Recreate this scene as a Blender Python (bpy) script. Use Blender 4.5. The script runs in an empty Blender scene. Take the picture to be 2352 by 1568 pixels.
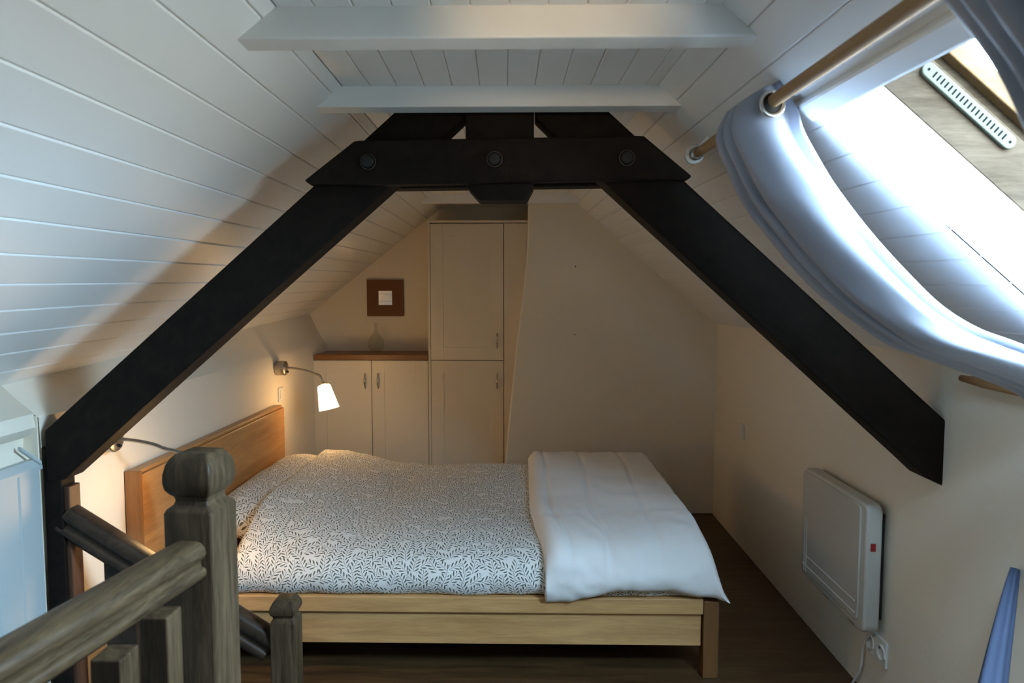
import bpy, bmesh, math, random
from mathutils import Vector, Matrix, noise
random.seed(7)
S = bpy.context.scene
COL = S.collection
PI = math.pi

# ------------------------------------------------------------------ camera, sky, exposure
F, PITCH, YAW, H = 1568.0, math.radians(4.0), math.radians(1.0), 1.41
CAM = Vector((0, 0, H))
cd = bpy.data.cameras.new('camera'); cam = bpy.data.objects.new('camera', cd); COL.objects.link(cam)
cam.location = CAM; cam.rotation_euler = (PI/2 - PITCH, 0, YAW)
cd.sensor_width = 36.0; cd.lens = 36.0*F/2352.0; cd.clip_start = 0.02
cd.dof.use_dof = True; cd.dof.focus_distance = 2.9; cd.dof.aperture_fstop = 5.0
S.camera = cam
S.view_settings.view_transform = 'Standard'; S.view_settings.look = 'None'
S.view_settings.gamma = 1.0; S.view_settings.use_curve_mapping = False
S.view_settings.exposure = 1.64
SKY_STRENGTH = 38.0
w = bpy.data.worlds.new('overcast_sky'); S.world = w; w.use_nodes = True
bg = w.node_tree.nodes['Background']
bg.inputs['Strength'].default_value = SKY_STRENGTH
_n, _l = w.node_tree.nodes.new, w.node_tree.links.new          # even overcast sky above the horizon, duller land below it
_tc = _n('ShaderNodeTexCoord'); _sp = _n('ShaderNodeSeparateXYZ'); _rm = _n('ShaderNodeMapRange'); _mx = _n('ShaderNodeMix'); _mx.data_type = 'RGBA'
_l(_tc.outputs['Generated'], _sp.inputs[0]); _l(_sp.outputs[2], _rm.inputs[0]); _rm.inputs[1].default_value = -0.06; _rm.inputs[2].default_value = 0.04
_mx.inputs[6].default_value = (0.36, 0.40, 0.40, 1); _mx.inputs[7].default_value = (0.50, 0.76, 1.0, 1)
_l(_rm.outputs[0], _mx.inputs[0]); _l(_mx.outputs[2], bg.inputs['Color'])
LAMP_GLOW, LAMP_WATT, SPOT_WATT = 6.6, 7.5, 3.4
S.cycles.use_denoising = True
S.cycles.max_bounces = 10; S.cycles.diffuse_bounces = 6; S.cycles.transparent_max_bounces = 12
S.cycles.caustics_reflective = False; S.cycles.caustics_refractive = False
S.cycles.sample_clamp_indirect = 6.0

# ------------------------------------------------------------------ camera geometry: a pixel to a point
RM = cam.rotation_euler.to_matrix()
def ray(px, py): return RM @ Vector(((px-1176)/F, -(py-784)/F, -1.0))
def atY(px, py, Y): d = ray(px, py); return CAM + d*(Y/d.y)
def atX(px, py, X): d = ray(px, py); return CAM + d*(X/d.x)
def atP(px, py, O, n): d = ray(px, py); return CAM + d*((O-CAM).dot(n)/d.dot(n))

# ------------------------------------------------------------------ object helpers
def tag(o, label=None, cat=None, group=None, kind=None):
    if label: o['label'] = label
    if cat: o['category'] = cat
    if group: o['group'] = group
    if kind: o['kind'] = kind
    return o
def link(name, me, mat=None, parent=None):
    o = bpy.data.objects.new(name, me); COL.objects.link(o)
    if mat is not None and hasattr(me, 'materials') and len(me.materials) == 0: me.materials.append(mat)
    if parent is not None:
        o.parent = parent
        o.matrix_parent_inverse = Matrix.Translation(-Vector(parent.location)) if parent.type == 'EMPTY' else Matrix()
    return o
def empty(name, loc, label=None, cat=None, group=None, kind=None):
    o = bpy.data.objects.new(name, None); COL.objects.link(o); o.location = loc; o.empty_display_size = 0.05
    return tag(o, label, cat, group, kind)
def finish(name, bm, mat, parent=None, smooth=False, bevel=0.0, seg=2):
    bmesh.ops.recalc_face_normals(bm, faces=bm.faces)
    me = bpy.data.meshes.new(name); bm.to_mesh(me); bm.free()
    if smooth:
        for p in me.polygons: p.use_smooth = True
    o = link(name, me, mat, parent)
    if bevel > 0:
        m = o.modifiers.new('bevel', 'BEVEL'); m.width = bevel; m.segments = seg; m.limit_method = 'ANGLE'
        m.angle_limit = math.radians(40)
    return o
def addbox(bm, x0, x1, y0, y1, z0, z1, fn=None):
    vs = [Vector((x, y, z)) for x in (x0, x1) for y in (y0, y1) for z in (z0, z1)]
    if fn: vs = [fn(v) for v in vs]
    v = [bm.verts.new(p) for p in vs]
    for f in ((0,1,3,2),(4,6,7,5),(0,4,5,1),(2,3,7,6),(0,2,6,4),(1,5,7,3)): bm.faces.new([v[i] for i in f])
def box(name, mat, x0, x1, y0, y1, z0, z1, parent=None, bevel=0.0, fn=None):
    bm = bmesh.new(); addbox(bm, x0, x1, y0, y1, z0, z1, fn); return finish(name, bm, mat, parent, bevel=bevel)
def addprism(bm, pts, a, b, axis='y'):
    def P(u, v, t): return Vector((u, t, v)) if axis == 'y' else (Vector((t, u, v)) if axis == 'x' else Vector((u, v, t)))
    A = [bm.verts.new(P(u, v, a)) for u, v in pts]; B = [bm.verts.new(P(u, v, b)) for u, v in pts]
    n = len(pts); bm.faces.new(A); bm.faces.new(B[::-1])
    for i in range(n): bm.faces.new((A[i], B[i], B[(i+1) % n], A[(i+1) % n]))
def prism(name, mat, pts, a, b, axis='y', parent=None, bevel=0.0):
    bm = bmesh.new(); addprism(bm, pts, a, b, axis); return finish(name, bm, mat, parent, bevel=bevel)
def loft(bm, rings, cap=True, closed=True):
    R = [[bm.verts.new(p) for p in r] for r in rings]; n = len(R[0])
    for a, b in zip(R, R[1:]):
        for i in range(n if closed else n-1): bm.faces.new((a[i], a[(i+1) % n], b[(i+1) % n], b[i]))
    if cap: bm.faces.new(R[0][::-1]); bm.faces.new(R[-1])
def addtube(bm, pts, r, n=12):
    pts = [Vector(p) for p in pts]; rings = []
    for i, p in enumerate(pts):
        t = (pts[min(i+1, len(pts)-1)] - pts[max(i-1, 0)]).normalized()
        up = Vector((0, 0, 1)) if abs(t.z) < 0.9 else Vector((0, 1, 0))
        a = t.cross(up).normalized(); b = t.cross(a).normalized()
        rr = r[i] if isinstance(r, (list, tuple)) else r
        rings.append([p + a*rr*math.cos(2*PI*k/n) + b*rr*math.sin(2*PI*k/n) for k in range(n)])
    loft(bm, rings)
def tube(name, mat, pts, r, parent=None, n=12):
    bm = bmesh.new(); addtube(bm, pts, r, n); return finish(name, bm, mat, parent, smooth=True)
def lathe(name, mat, prof, M, parent=None, n=28, cap=True):
    bm = bmesh.new()
    loft(bm, [[M @ Vector((r*math.cos(2*PI*k/n), r*math.sin(2*PI*k/n), z)) for k in range(n)] for r, z in prof], cap=cap)
    return finish(name, bm, mat, parent, smooth=True)
def frame_to(origin, zdir, up=Vector((0, 0, 1))):
    z = zdir.normalized(); x = up.cross(z)
    if x.length < 1e-4: x = Vector((1, 0, 0))
    x.normalize(); y = z.cross(x)
    return Matrix.Translation(origin) @ Matrix((x, y, z)).transposed().to_4x4()
def autosmooth(o, ang=35):
    for p in o.data.polygons: p.use_smooth = True
    try:
        o.data.set_sharp_from_angle(angle=math.radians(ang))
    except Exception: pass
    return o

# ------------------------------------------------------------------ materials
def mat(name):
    m = bpy.data.materials.new(name); m.use_nodes = True
    nt = m.node_tree; return m, nt, nt.nodes['Principled BSDF'], nt.nodes.new, nt.links.new
def simple(name, c, rough=0.5, metal=0.0, bump=0.0, scale=60, var=0.0, coat=0.0, spec=0.5):
    m, nt, p, N, L = mat(name)
    p.inputs['Base Color'].default_value = (*c, 1); p.inputs['Roughness'].default_value = rough
    p.inputs['Metallic'].default_value = metal; p.inputs['Coat Weight'].default_value = coat
    p.inputs['Specular IOR Level'].default_value = spec
    tc = N('ShaderNodeTexCoord')
    if bump > 0 or var > 0:
        n = N('ShaderNodeTexNoise'); n.inputs['Scale'].default_value = scale; n.inputs['Detail'].default_value = 5
        L(tc.outputs['Object'], n.inputs['Vector'])
        if bump > 0:
            b = N('ShaderNodeBump'); b.inputs['Strength'].default_value = bump; b.inputs['Distance'].default_value = 0.01
            L(n.outputs['Fac'], b.inputs['Height']); L(b.outputs['Normal'], p.inputs['Normal'])
        if var > 0:
            n2 = N('ShaderNodeTexNoise'); n2.inputs['Scale'].default_value = scale*0.08; n2.inputs['Detail'].default_value = 4
            L(tc.outputs['Object'], n2.inputs['Vector'])
            mx = N('ShaderNodeMix'); mx.data_type = 'RGBA'
            mx.inputs[6].default_value = (*[x*(1-var) for x in c], 1); mx.inputs[7].default_value = (*[min(1, x*(1+var)) for x in c], 1)
            L(n2.outputs['Fac'], mx.inputs[0]); L(mx.outputs[2], p.inputs['Base Color'])
    return m
def wood(name, dark, light, stretch=(1, 14, 14), scale=3.0, rough=0.45, bump=0.15, coat=0.0, spec=0.5):
    m, nt, p, N, L = mat(name); p.inputs['Specular IOR Level'].default_value = spec
    tc = N('ShaderNodeTexCoord'); mp = N('ShaderNodeMapping'); mp.inputs['Scale'].default_value = stretch
    L(tc.outputs['Object'], mp.inputs['Vector'])
    n1 = N('ShaderNodeTexNoise'); n1.inputs['Scale'].default_value = scale; n1.inputs['Detail'].default_value = 6
    n1.inputs['Roughness'].default_value = 0.62; n1.inputs['Distortion'].default_value = 0.6
    n2 = N('ShaderNodeTexNoise'); n2.inputs['Scale'].default_value = scale*7; n2.inputs['Detail'].default_value = 3
    L(mp.outputs['Vector'], n1.inputs['Vector']); L(mp.outputs['Vector'], n2.inputs['Vector'])
    mx = N('ShaderNodeMath'); mx.operation = 'MULTIPLY_ADD'; mx.inputs[1].default_value = 0.35
    L(n2.outputs['Fac'], mx.inputs[0]); L(n1.outputs['Fac'], mx.inputs[2])
    r = N('ShaderNodeValToRGB'); r.color_ramp.elements[0].position = 0.45; r.color_ramp.elements[1].position = 0.9
    r.color_ramp.elements[0].color = (*dark, 1); r.color_ramp.elements[1].color = (*light, 1)
    L(mx.outputs[0], r.inputs['Fac']); L(r.outputs['Color'], p.inputs['Base Color'])
    b = N('ShaderNodeBump'); b.inputs['Strength'].default_value = bump; b.inputs['Distance'].default_value = 0.006
    L(mx.outputs[0], b.inputs['Height']); L(b.outputs['Normal'], p.inputs['Normal'])
    p.inputs['Roughness'].default_value = rough; p.inputs['Coat Weight'].default_value = coat
    return m
def emit(name, c, s):
    m, nt, p, N, L = mat(name)
    p.inputs['Base Color'].default_value = (0.9, 0.85, 0.75, 1)
    p.inputs['Emission Color'].default_value = (*c, 1); p.inputs['Emission Strength'].default_value = s
    return m
M = {}
M['paint'] = simple('white_painted_boards', (0.77, 0.765, 0.74), 0.42, bump=0.05, scale=35, var=0.02)
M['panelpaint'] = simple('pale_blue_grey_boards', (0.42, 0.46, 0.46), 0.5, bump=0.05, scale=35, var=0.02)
M['plaster'] = simple('white_plaster', (0.79, 0.72, 0.60), 0.85, bump=0.10, scale=45, var=0.03)
M['truss'] = wood('dark_stained_timber', (0.0050, 0.0034, 0.0024), (0.0150, 0.0095, 0.0064), (6, 6, 6), 4, 0.65, 0.25, spec=0.14)
M['truss_lit'] = wood('reddish_lit_timber', (0.055, 0.022, 0.010), (0.12, 0.05, 0.024), (10, 10, 1.5), 4, 0.55, 0.2)  # lit copy of the truss timber, reddish light put into the colour
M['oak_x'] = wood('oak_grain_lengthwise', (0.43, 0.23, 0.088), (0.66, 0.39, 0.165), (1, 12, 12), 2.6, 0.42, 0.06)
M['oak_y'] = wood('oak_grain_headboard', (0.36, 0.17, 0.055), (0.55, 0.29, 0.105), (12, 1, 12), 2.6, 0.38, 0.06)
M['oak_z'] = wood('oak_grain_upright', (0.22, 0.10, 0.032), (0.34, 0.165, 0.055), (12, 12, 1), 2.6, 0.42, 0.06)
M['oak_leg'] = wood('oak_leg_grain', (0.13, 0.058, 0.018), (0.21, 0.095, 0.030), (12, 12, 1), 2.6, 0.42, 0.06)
M['counter'] = wood('warm_brown_countertop', (0.16, 0.064, 0.014), (0.27, 0.115, 0.030), (1, 12, 12), 3, 0.4, 0.05)
M['rail'] = wood('waxed_brown_railing', (0.026, 0.0155, 0.008), (0.105, 0.066, 0.034), (14, 1.2, 14), 3, 0.42, 0.12, spec=0.15)
M['rail_z'] = wood('waxed_brown_post', (0.022, 0.0135, 0.007), (0.090, 0.057, 0.031), (14, 14, 1.2), 3, 0.42, 0.12, spec=0.12)
M['rail_d'] = wood('dark_waxed_wood', (0.018, 0.011, 0.007), (0.060, 0.036, 0.022), (5, 5, 5), 3, 0.38, 0.12, spec=0.25)
M['floor'] = wood('dark_wood_floor', (0.030, 0.015, 0.0055), (0.095, 0.050, 0.020), (1.2, 12, 12), 2.2, 0.42, 0.08)
M['cream'] = simple('cream_cabinet_paint', (0.70, 0.64, 0.52), 0.45, bump=0.03, scale=80)
M['dark'] = simple('dark_gap', (0.02, 0.017, 0.014), 0.8)
M['chrome'] = simple('brushed_steel', (0.62, 0.60, 0.56), 0.25, 1.0)
M['nickel'] = simple('satin_nickel', (0.42, 0.40, 0.36), 0.38, 1.0)
M['iron'] = simple('dark_iron', (0.012, 0.011, 0.010), 0.6, 0.2)
M['wornrim'] = simple('worn_iron_rim', (0.11, 0.10, 0.085), 0.45, 0.6)
M['plastic'] = simple('white_plastic', (0.74, 0.735, 0.70), 0.35)
M['ventpl'] = simple('grey_green_plastic', (0.040, 0.038, 0.027), 0.7, spec=0.05)
M['slotdark'] = simple('dark_slot', (0.003, 0.003, 0.003), 0.9, spec=0.0)
M['heater'] = simple('off_white_enamel', (0.52, 0.505, 0.465), 0.42, bump=0.02, scale=120)
M['red'] = simple('red_switch', (0.30, 0.015, 0.015), 0.4)
M['frame'] = simple('brown_frame', (0.155, 0.050, 0.010), 0.55, var=0.1, scale=40, bump=0.03)
M['mirror'] = simple('mirror_glass', (0.9, 0.9, 0.9), 0.02, 1.0)
M['winwood'] = wood('window_pine', (0.016, 0.0095, 0.005), (0.036, 0.024, 0.0145), (1.5, 12, 12), 4, 0.8, 0.1, spec=0.06)
M['winwood2'] = wood('window_sash_pine', (0.055, 0.028, 0.011), (0.085, 0.048, 0.021), (1.5, 12, 12), 4, 0.8, 0.08, spec=0.06)
M['rodwood'] = wood('curtain_rod_wood', (0.28, 0.16, 0.075), (0.42, 0.26, 0.13), (10, 1, 10), 4, 0.65, 0.05, spec=0.25)
M['quilt'] = simple('white_cotton', (0.80, 0.79, 0.78), 0.8, bump=0.08, scale=22)
M['blue'] = simple('blue_cloth', (0.038, 0.052, 0.098), 0.8, bump=0.05, scale=90, var=0.08)
M['shade'] = emit('glowing_frosted_shade', (1.0, 0.60, 0.25), LAMP_GLOW)
# curtain: satin, lets a little light through
def curtain_mat():
    m, nt, p, N, L = mat('blue_grey_satin')
    p.inputs['Base Color'].default_value = (0.32, 0.335, 0.40, 1); p.inputs['Roughness'].default_value = 0.42
    p.inputs['Sheen Weight'].default_value = 0.25
    tr = N('ShaderNodeBsdfTranslucent'); tr.inputs['Color'].default_value = (0.25, 0.265, 0.32, 1)
    mx = N('ShaderNodeMixShader'); mx.inputs[0].default_value = 0.10
    L(p.outputs[0], mx.inputs[1]); L(tr.outputs[0], mx.inputs[2]); L(mx.outputs[0], nt.nodes['Material Output'].inputs[0])
    tc = N('ShaderNodeTexCoord'); n = N('ShaderNodeTexNoise'); n.inputs['Scale'].default_value = 250
    L(tc.outputs['Object'], n.inputs['Vector']); b = N('ShaderNodeBump'); b.inputs['Strength'].default_value = 0.05
    L(n.outputs['Fac'], b.inputs['Height']); L(b.outputs['Normal'], p.inputs['Normal'])
    return m
M['curtain'] = curtain_mat()
def glass(name, tint=(1, 1, 1), gl=0.08):
    m, nt, p, N, L = mat(name); nt.nodes.remove(p)
    t = N('ShaderNodeBsdfTransparent'); t.inputs['Color'].default_value = (*tint, 1)
    g = N('ShaderNodeBsdfGlossy'); g.inputs['Roughness'].default_value = 0.02
    lw = N('ShaderNodeLayerWeight'); lw.inputs['Blend'].default_value = 0.25
    pw = N('ShaderNodeMath'); pw.operation = 'POWER'; pw.inputs[1].default_value = 2.5; L(lw.outputs['Facing'], pw.inputs[0])
    ma = N('ShaderNodeMath'); ma.operation = 'MULTIPLY_ADD'; ma.inputs[1].default_value = 0.5; ma.inputs[2].default_value = 0.03; L(pw.outputs[0], ma.inputs[0])
    mx = N('ShaderNodeMixShader'); L(ma.outputs[0], mx.inputs[0]); L(t.outputs[0], mx.inputs[1]); L(g.outputs[0], mx.inputs[2])
    L(mx.outputs[0], nt.nodes['Material Output'].inputs[0]); return m
M['pane'] = glass('window_pane_glass')
M['vase'] = glass('clear_vase_glass', (0.965, 0.97, 0.95))
# duvet print: trailing vines with small leaves, from the cloth's own UVs (metres)
def leaf_mat():
    m, nt, p, N, L = mat('leaf_print_cotton')
    def math_(op, a, b=None, c=None):
        n = N('ShaderNodeMath'); n.operation = op
        for i, x in enumerate((a, b, c)):
            if x is None: continue
            if isinstance(x, (int, float)): n.inputs[i].default_value = x
            else: L(x, n.inputs[i])
        return n.outputs[0]
    uv = N('ShaderNodeUVMap'); sep = N('ShaderNodeSeparateXYZ'); L(uv.outputs[0], sep.inputs[0])
    U, V = sep.outputs[0], sep.outputs[1]
    def vine(rot, spacing, period, amp, freq, seed, leaf_l, leaf_w):
        c, s = math.cos(rot), math.sin(rot)
        a = math_('ADD', math_('MULTIPLY', U, c), math_('MULTIPLY_ADD', V, s, seed))
        b = math_('SUBTRACT', math_('MULTIPLY', V, c), math_('MULTIPLY', U, s))
        wob = math_('MULTIPLY', math_('SINE', math_('MULTIPLY_ADD', a, freq, seed*9)), amp)
        wob2 = math_('MULTIPLY', math_('SINE', math_('MULTIPLY_ADD', a, freq*0.37, seed*5)), amp*0.9)
        b2 = math_('ADD', math_('ADD', b, wob), wob2)
        row = math_('FLOOR', math_('DIVIDE', b2, spacing))
        rnd = math_('FRACT', math_('MULTIPLY', math_('SINE', math_('MULTIPLY', row, 12.9898)), 437.58))
        dirn = math_('SUBTRACT', math_('MULTIPLY', math_('GREATER_THAN', rnd, 0.5), 2.0), 1.0)
        v = math_('SUBTRACT', b2, math_('MULTIPLY', math_('ADD', row, 0.5), spacing))
        av = math_('ABSOLUTE', v)
        side = math_('MULTIPLY', math_('GREATER_THAN', v, 0.0), period*0.5)
        uu = math_('MULTIPLY', math_('ADD', math_('ADD', a, side), math_('MULTIPLY', rnd, period*3.3)), dirn)
        uu = math_('SUBTRACT', uu, math_('MULTIPLY', av, 0.85))
        cell = math_('SUBTRACT', math_('MULTIPLY', math_('FRACT', math_('DIVIDE', uu, period)), period), period*0.5)
        # leaf: an ellipse standing off the stem along the sheared axis, fatter towards its tip
        q = math_('DIVIDE', math_('SUBTRACT', av, leaf_l*0.72), leaf_l*0.5)
        wide = math_('MULTIPLY', math_('ADD', 1.0, math_('MULTIPLY', q, 0.35)), leaf_w)
        r = math_('DIVIDE', cell, wide)
        leaf = math_('LESS_THAN', math_('ADD', math_('MULTIPLY', q, q), math_('MULTIPLY', r, r)), 1.0)
        stalk = math_('MULTIPLY', math_('LESS_THAN', math_('ABSOLUTE', cell), 0.0006), math_('LESS_THAN', av, leaf_l*0.4))
        stem = math_('LESS_THAN', av, 0.0007)
        return math_('MAXIMUM', leaf, math_('MAXIMUM', stalk, stem))
    def sprigs(cell, off, leaf_l, leaf_w, period):
        cb = N('ShaderNodeCombineXYZ'); L(math_('MULTIPLY_ADD', U, 1/cell, off), cb.inputs[0]); L(math_('MULTIPLY_ADD', V, 0.72/cell, off*1.7), cb.inputs[1])
        vo = N('ShaderNodeTexVoronoi'); vo.voronoi_dimensions = '2D'; vo.inputs['Scale'].default_value = 1.0; vo.inputs['Randomness'].default_value = 0.7
        L(cb.outputs[0], vo.inputs['Vector'])
        sub = N('ShaderNodeVectorMath'); sub.operation = 'SUBTRACT'; L(cb.outputs[0], sub.inputs[0]); L(vo.outputs['Position'], sub.inputs[1])
        sp = N('ShaderNodeSeparateXYZ'); L(sub.outputs[0], sp.inputs[0]); cs = N('ShaderNodeSeparateColor'); L(vo.outputs['Color'], cs.inputs[0])
        lx, ly = math_('MULTIPLY', sp.outputs[0], cell), math_('MULTIPLY', sp.outputs[1], cell/0.72)
        an = math_('MULTIPLY_ADD', cs.outputs[0], 2.6, -1.3); c, s = math_('COSINE', an), math_('SINE', an)
        x = math_('SUBTRACT', math_('MULTIPLY', lx, c), math_('MULTIPLY', ly, s)); y = math_('ADD', math_('MULTIPLY', lx, s), math_('MULTIPLY', ly, c))
        k = math_('MULTIPLY_ADD', cs.outputs[1], 16.0, -8.0)
        v = math_('SUBTRACT', x, math_('MULTIPLY', k, math_('MULTIPLY', y, y)))
        av = math_('ABSOLUTE', v); side = math_('MULTIPLY', math_('GREATER_THAN', v, 0.0), period*0.5)
        uu = math_('SUBTRACT', math_('ADD', y, side), math_('MULTIPLY', av, 0.95))
        ce = math_('SUBTRACT', math_('MULTIPLY', math_('FRACT', math_('DIVIDE', uu, period)), period), period*0.5)
        q = math_('DIVIDE', math_('SUBTRACT', av, leaf_l*0.66), leaf_l*0.42)
        wide = math_('MULTIPLY', math_('ADD', 1.0, math_('MULTIPLY', q, 0.35)), leaf_w); r = math_('DIVIDE', ce, wide)
        leaf = math_('LESS_THAN', math_('ADD', math_('MULTIPLY', q, q), math_('MULTIPLY', r, r)), 1.0)
        stalk = math_('MULTIPLY', math_('LESS_THAN', math_('ABSOLUTE', ce), 0.0006), math_('LESS_THAN', av, leaf_l*0.4))
        return math_('MAXIMUM', leaf, math_('MAXIMUM', stalk, math_('LESS_THAN', av, 0.0007)))
    f = sprigs(0.037, 3.3, 0.0178, 0.0036, 0.0155)
    mx = N('ShaderNodeMix'); mx.data_type = 'RGBA'
    mx.inputs[6].default_value = (0.76, 0.745, 0.71, 1); mx.inputs[7].default_value = (0.105, 0.115, 0.095, 1)
    L(f, mx.inputs[0]); L(mx.outputs[2], p.inputs['Base Color'])
    p.inputs['Roughness'].default_value = 0.8
    return m
M['leaf'] = leaf_mat()

# ------------------------------------------------------------------ roof planes (old house: roof runs slightly askew to the floor)
D = Vector((-0.03, 1.0, 0.02)).normalized()
P1, P2 = atY(985, 500, 4.9), atY(710, 720, 4.9)
NL = (P2-P1).cross(D).normalized()
if NL.z > 0: NL = -NL
Q1, Q2 = atY(1330, 470, 4.31), atY(1640, 740, 4.31)
NR = D.cross(Q2-Q1).normalized()
if NR.z > 0: NR = -NR
crack = atP(780, 190, P1, NL)
EL = crack - D*(crack.y/D.y)                       # left arris of the flat ceiling at Y = 0
NF = Vector((0, D.z, -D.y)).normalized()            # flat ceiling, facing down
XD = Vector((1, 0, 0))
tR = (Q1-EL).dot(NR)/XD.dot(NR); ER = EL + XD*tR    # right arris at Y = 0
UL = NL.cross(D); UL = UL if UL.z < 0 else -UL
UR = NR.cross(D); UR = UR if UR.z < 0 else -UR
def rp(side, s, y, m=0.0):
    """point on a roof plane: s down the slope from the arris, at world depth y, m metres outward"""
    E, U, N_ = (EL, UL, NL) if side == 'L' else ((ER, UR, NR) if side == 'R' else (EL, XD, NF))
    q = E + U*s - N_*m
    return q + D*((y-q.y)/D.y)
def s_of(side, px, py):
    E, U, N_ = (EL, UL, NL) if side == 'L' else ((ER, UR, NR) if side == 'R' else (EL, XD, NF))
    q = atP(px, py, E, N_); return (q-E).dot(U), q
def slope_z(side, x, y):
    E, N_ = (EL, NL) if side == 'L' else (ER, NR)
    return E.z - ((x-E.x)*N_.x + (y-E.y)*N_.y)/N_.z
XL, XR, YB, YF = -1.425, 1.212, 4.90, -4.2
FLAT = tR
SL_END = s_of('L', 0, 880)[0] + 0.06
SR_END = (XR+0.05 - ER.x)/UR.x + 0.02
OS0 = s_of('R', 1875, 270)[0]; OS1 = 1.075; OY0, OY1 = 0.79, 1.405   # skylight opening
CS0 = s_of('R', 1841, 228)[0]

# ------------------------------------------------------------------ setting: floor, walls
bm = bmesh.new()
addbox(bm, -1.6, 1.4, 2.28, 5.1, -0.2, 0); addbox(bm, -0.76, 1.4, YF-0.1, 2.28, -0.2, 0)
addbox(bm, -1.6, -0.70, YF-0.1, 2.4, -1.2, -1.0)
addbox(bm, -0.76, -0.70, YF-0.1, 2.28, -1.0, -0.2); addbox(bm, -1.6, -0.7, 2.28, 2.34, -1.0, -0.2)
floor = tag(finish('floor', bm, M['floor']), kind='structure')

def left_wall():
    bm = bmesh.new()
    ys = [1.97+0.06*i for i in range(50)]; ys[-1] = YB
    prof = [(-1.62, None), (-1.545, None), (-1.50, 0.55), (-1.468, 0.28), (-1.447, 0.12), (-1.43, 0.0), (XL, -0.08), (XL, -0.5), (XL, -1.2)]
    rings = []
    for y in ys:
        r = []
        for x, k in prof:
            zt = slope_z('L', x, y) if k is None else 0
            zs = slope_z('L', -1.545, y)
            z = zt if k is None else (1.045 + (zs-1.045)*k if k >= 0 else 1.045 + k)
            nz = noise.noise(Vector((y*2.3, z*3, 1.7)))*0.007 if (k is not None and k > -0.5) else 0
            r.append(Vector((x + nz, y, max(z, -1.1) if k != -1.2 else -1.1)))
        rings.append(r)
    loft(bm, rings, cap=False, closed=False)
    # stair side of the post: plaster lip above a recess
    ys = [YF + 0.07*i for i in range(48)]; ys = [y for y in ys if y < 1.94] + [1.975]
    rings = []
    for y in ys:
        j = noise.noise(Vector((y*9, 0.3, 4.1)))*0.010
        zs = slope_z('L', -1.545, y)
        zk = lambda k: 1.045 + (zs-1.045)*k
        rings.append([Vector((-1.62, y, slope_z('L', -1.62, y))), Vector((-1.545, y, zs)), Vector((-1.50, y, zk(.55))), Vector((-1.468, y, zk(.28))),
                      Vector((-1.447+j*.4, y, zk(.12))), Vector((-1.436+j, y, 1.022+j*1.2)), Vector((-1.452+j, y, 1.000+j*1.5)), Vector((-1.478, y, 0.985)),
                      Vector((-1.482, y, 0.95)), Vector((-1.453, y, 0.905)), Vector((-1.452, y, -1.1))])
    loft(bm, rings, cap=False, closed=False)
    addbox(bm, -1.80, -1.63, YF-0.2, YB+0.2, -1.2, 1.35)
    addbox(bm, -1.62, -1.437, 1.967, 1.995, -1.1, 1.05)
    o = finish('wall_left', bm, M['plaster']); autosmooth(o, 40); return tag(o, kind='structure')
wl = left_wall()
# painted boards of the stair side, beside the post
pitch = 0.088; y = 1.958
k = 0
while y > 0.4:
    bm = bmesh.new()
    addprism(bm, [(y-pitch+0.0015, -1.452), (y, -1.452), (y, -1.430), (y-0.004, -1.426), (y-pitch+0.0055, -1.426), (y-pitch+0.0015, -1.430)], -1.0, 0.898, 'z')
    for v in bm.verts: v.co = Vector((v.co.y, v.co.x, v.co.z))
    finish('plank', bm, M['panelpaint'], wl); y -= pitch; k += 1
bm = bmesh.new(); addprism(bm, [(-1.455, 0.895), (-1.420, 0.895), (-1.420, 0.905), (-1.437, 0.925), (-1.455, 0.925)], 0.4, 1.96)
finish('capping_strip', bm, M['panelpaint'], wl)
a_, b_ = atY(44, 1030, 1.925), atY(92, 1063, 1.952)
bm = bmesh.new(); loft(bm, [[p_ + Vector((0, 0, dz)) + Vector((dx, 0, 0)) for dx, dz in ((-0.006, -0.006), (0.006, -0.006), (0.006, 0.006), (-0.006, 0.006))] for p_ in (a_, b_)])
finish('batten', bm, M['panelpaint'], wl, bevel=0.002)

bm = bmesh.new(); addbox(bm, XR, XR+0.2, YF-0.2, YB+0.2, -0.2, 1.35)
wr = tag(finish('wall_right', bm, M['plaster']), kind='structure')
bm = bmesh.new(); addprism(bm, [(-1.75, -0.2), (1.4, -0.2), (1.4, 1.2), (0.4, 2.2), (-0.75, 2.2), (-1.75, 1.2)], YB, YB+0.15)
tag(finish('wall_back', bm, M['plaster']), kind='structure')
bm = bmesh.new(); addprism(bm, [(-1.75, -1.2), (1.4, -1.2), (1.4, 1.3), (0.4, 2.2), (-0.75, 2.2), (-1.75, 1.3)], YF-0.15, YF)
tag(finish('wall_front', bm, M['plaster']), kind='structure')
# chimney breast standing in front of the back wall
edge = [(1213, 466), (1212, 560), (1205, 640), (1195, 720), (1186, 790), (1180, 850), (1170, 950), (1160, 1060), (1152, 1160)]
pts = [atY(a, b, 4.31) for a, b in edge]; pts = [(p.x, p.z) for p in pts]
pts = [(pts[0][0], 2.10)] + pts + [(pts[-1][0]-0.005, 0.0), (XR+0.05, 0.0), (XR+0.05, 1.42), (0.45, 2.10)]
bm = bmesh.new(); addprism(bm, pts, 4.31, YB+0.02)
o = finish('wall_chimney', bm, M['plaster'], bevel=0.012, seg=3); tag(o, kind='structure')

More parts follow.
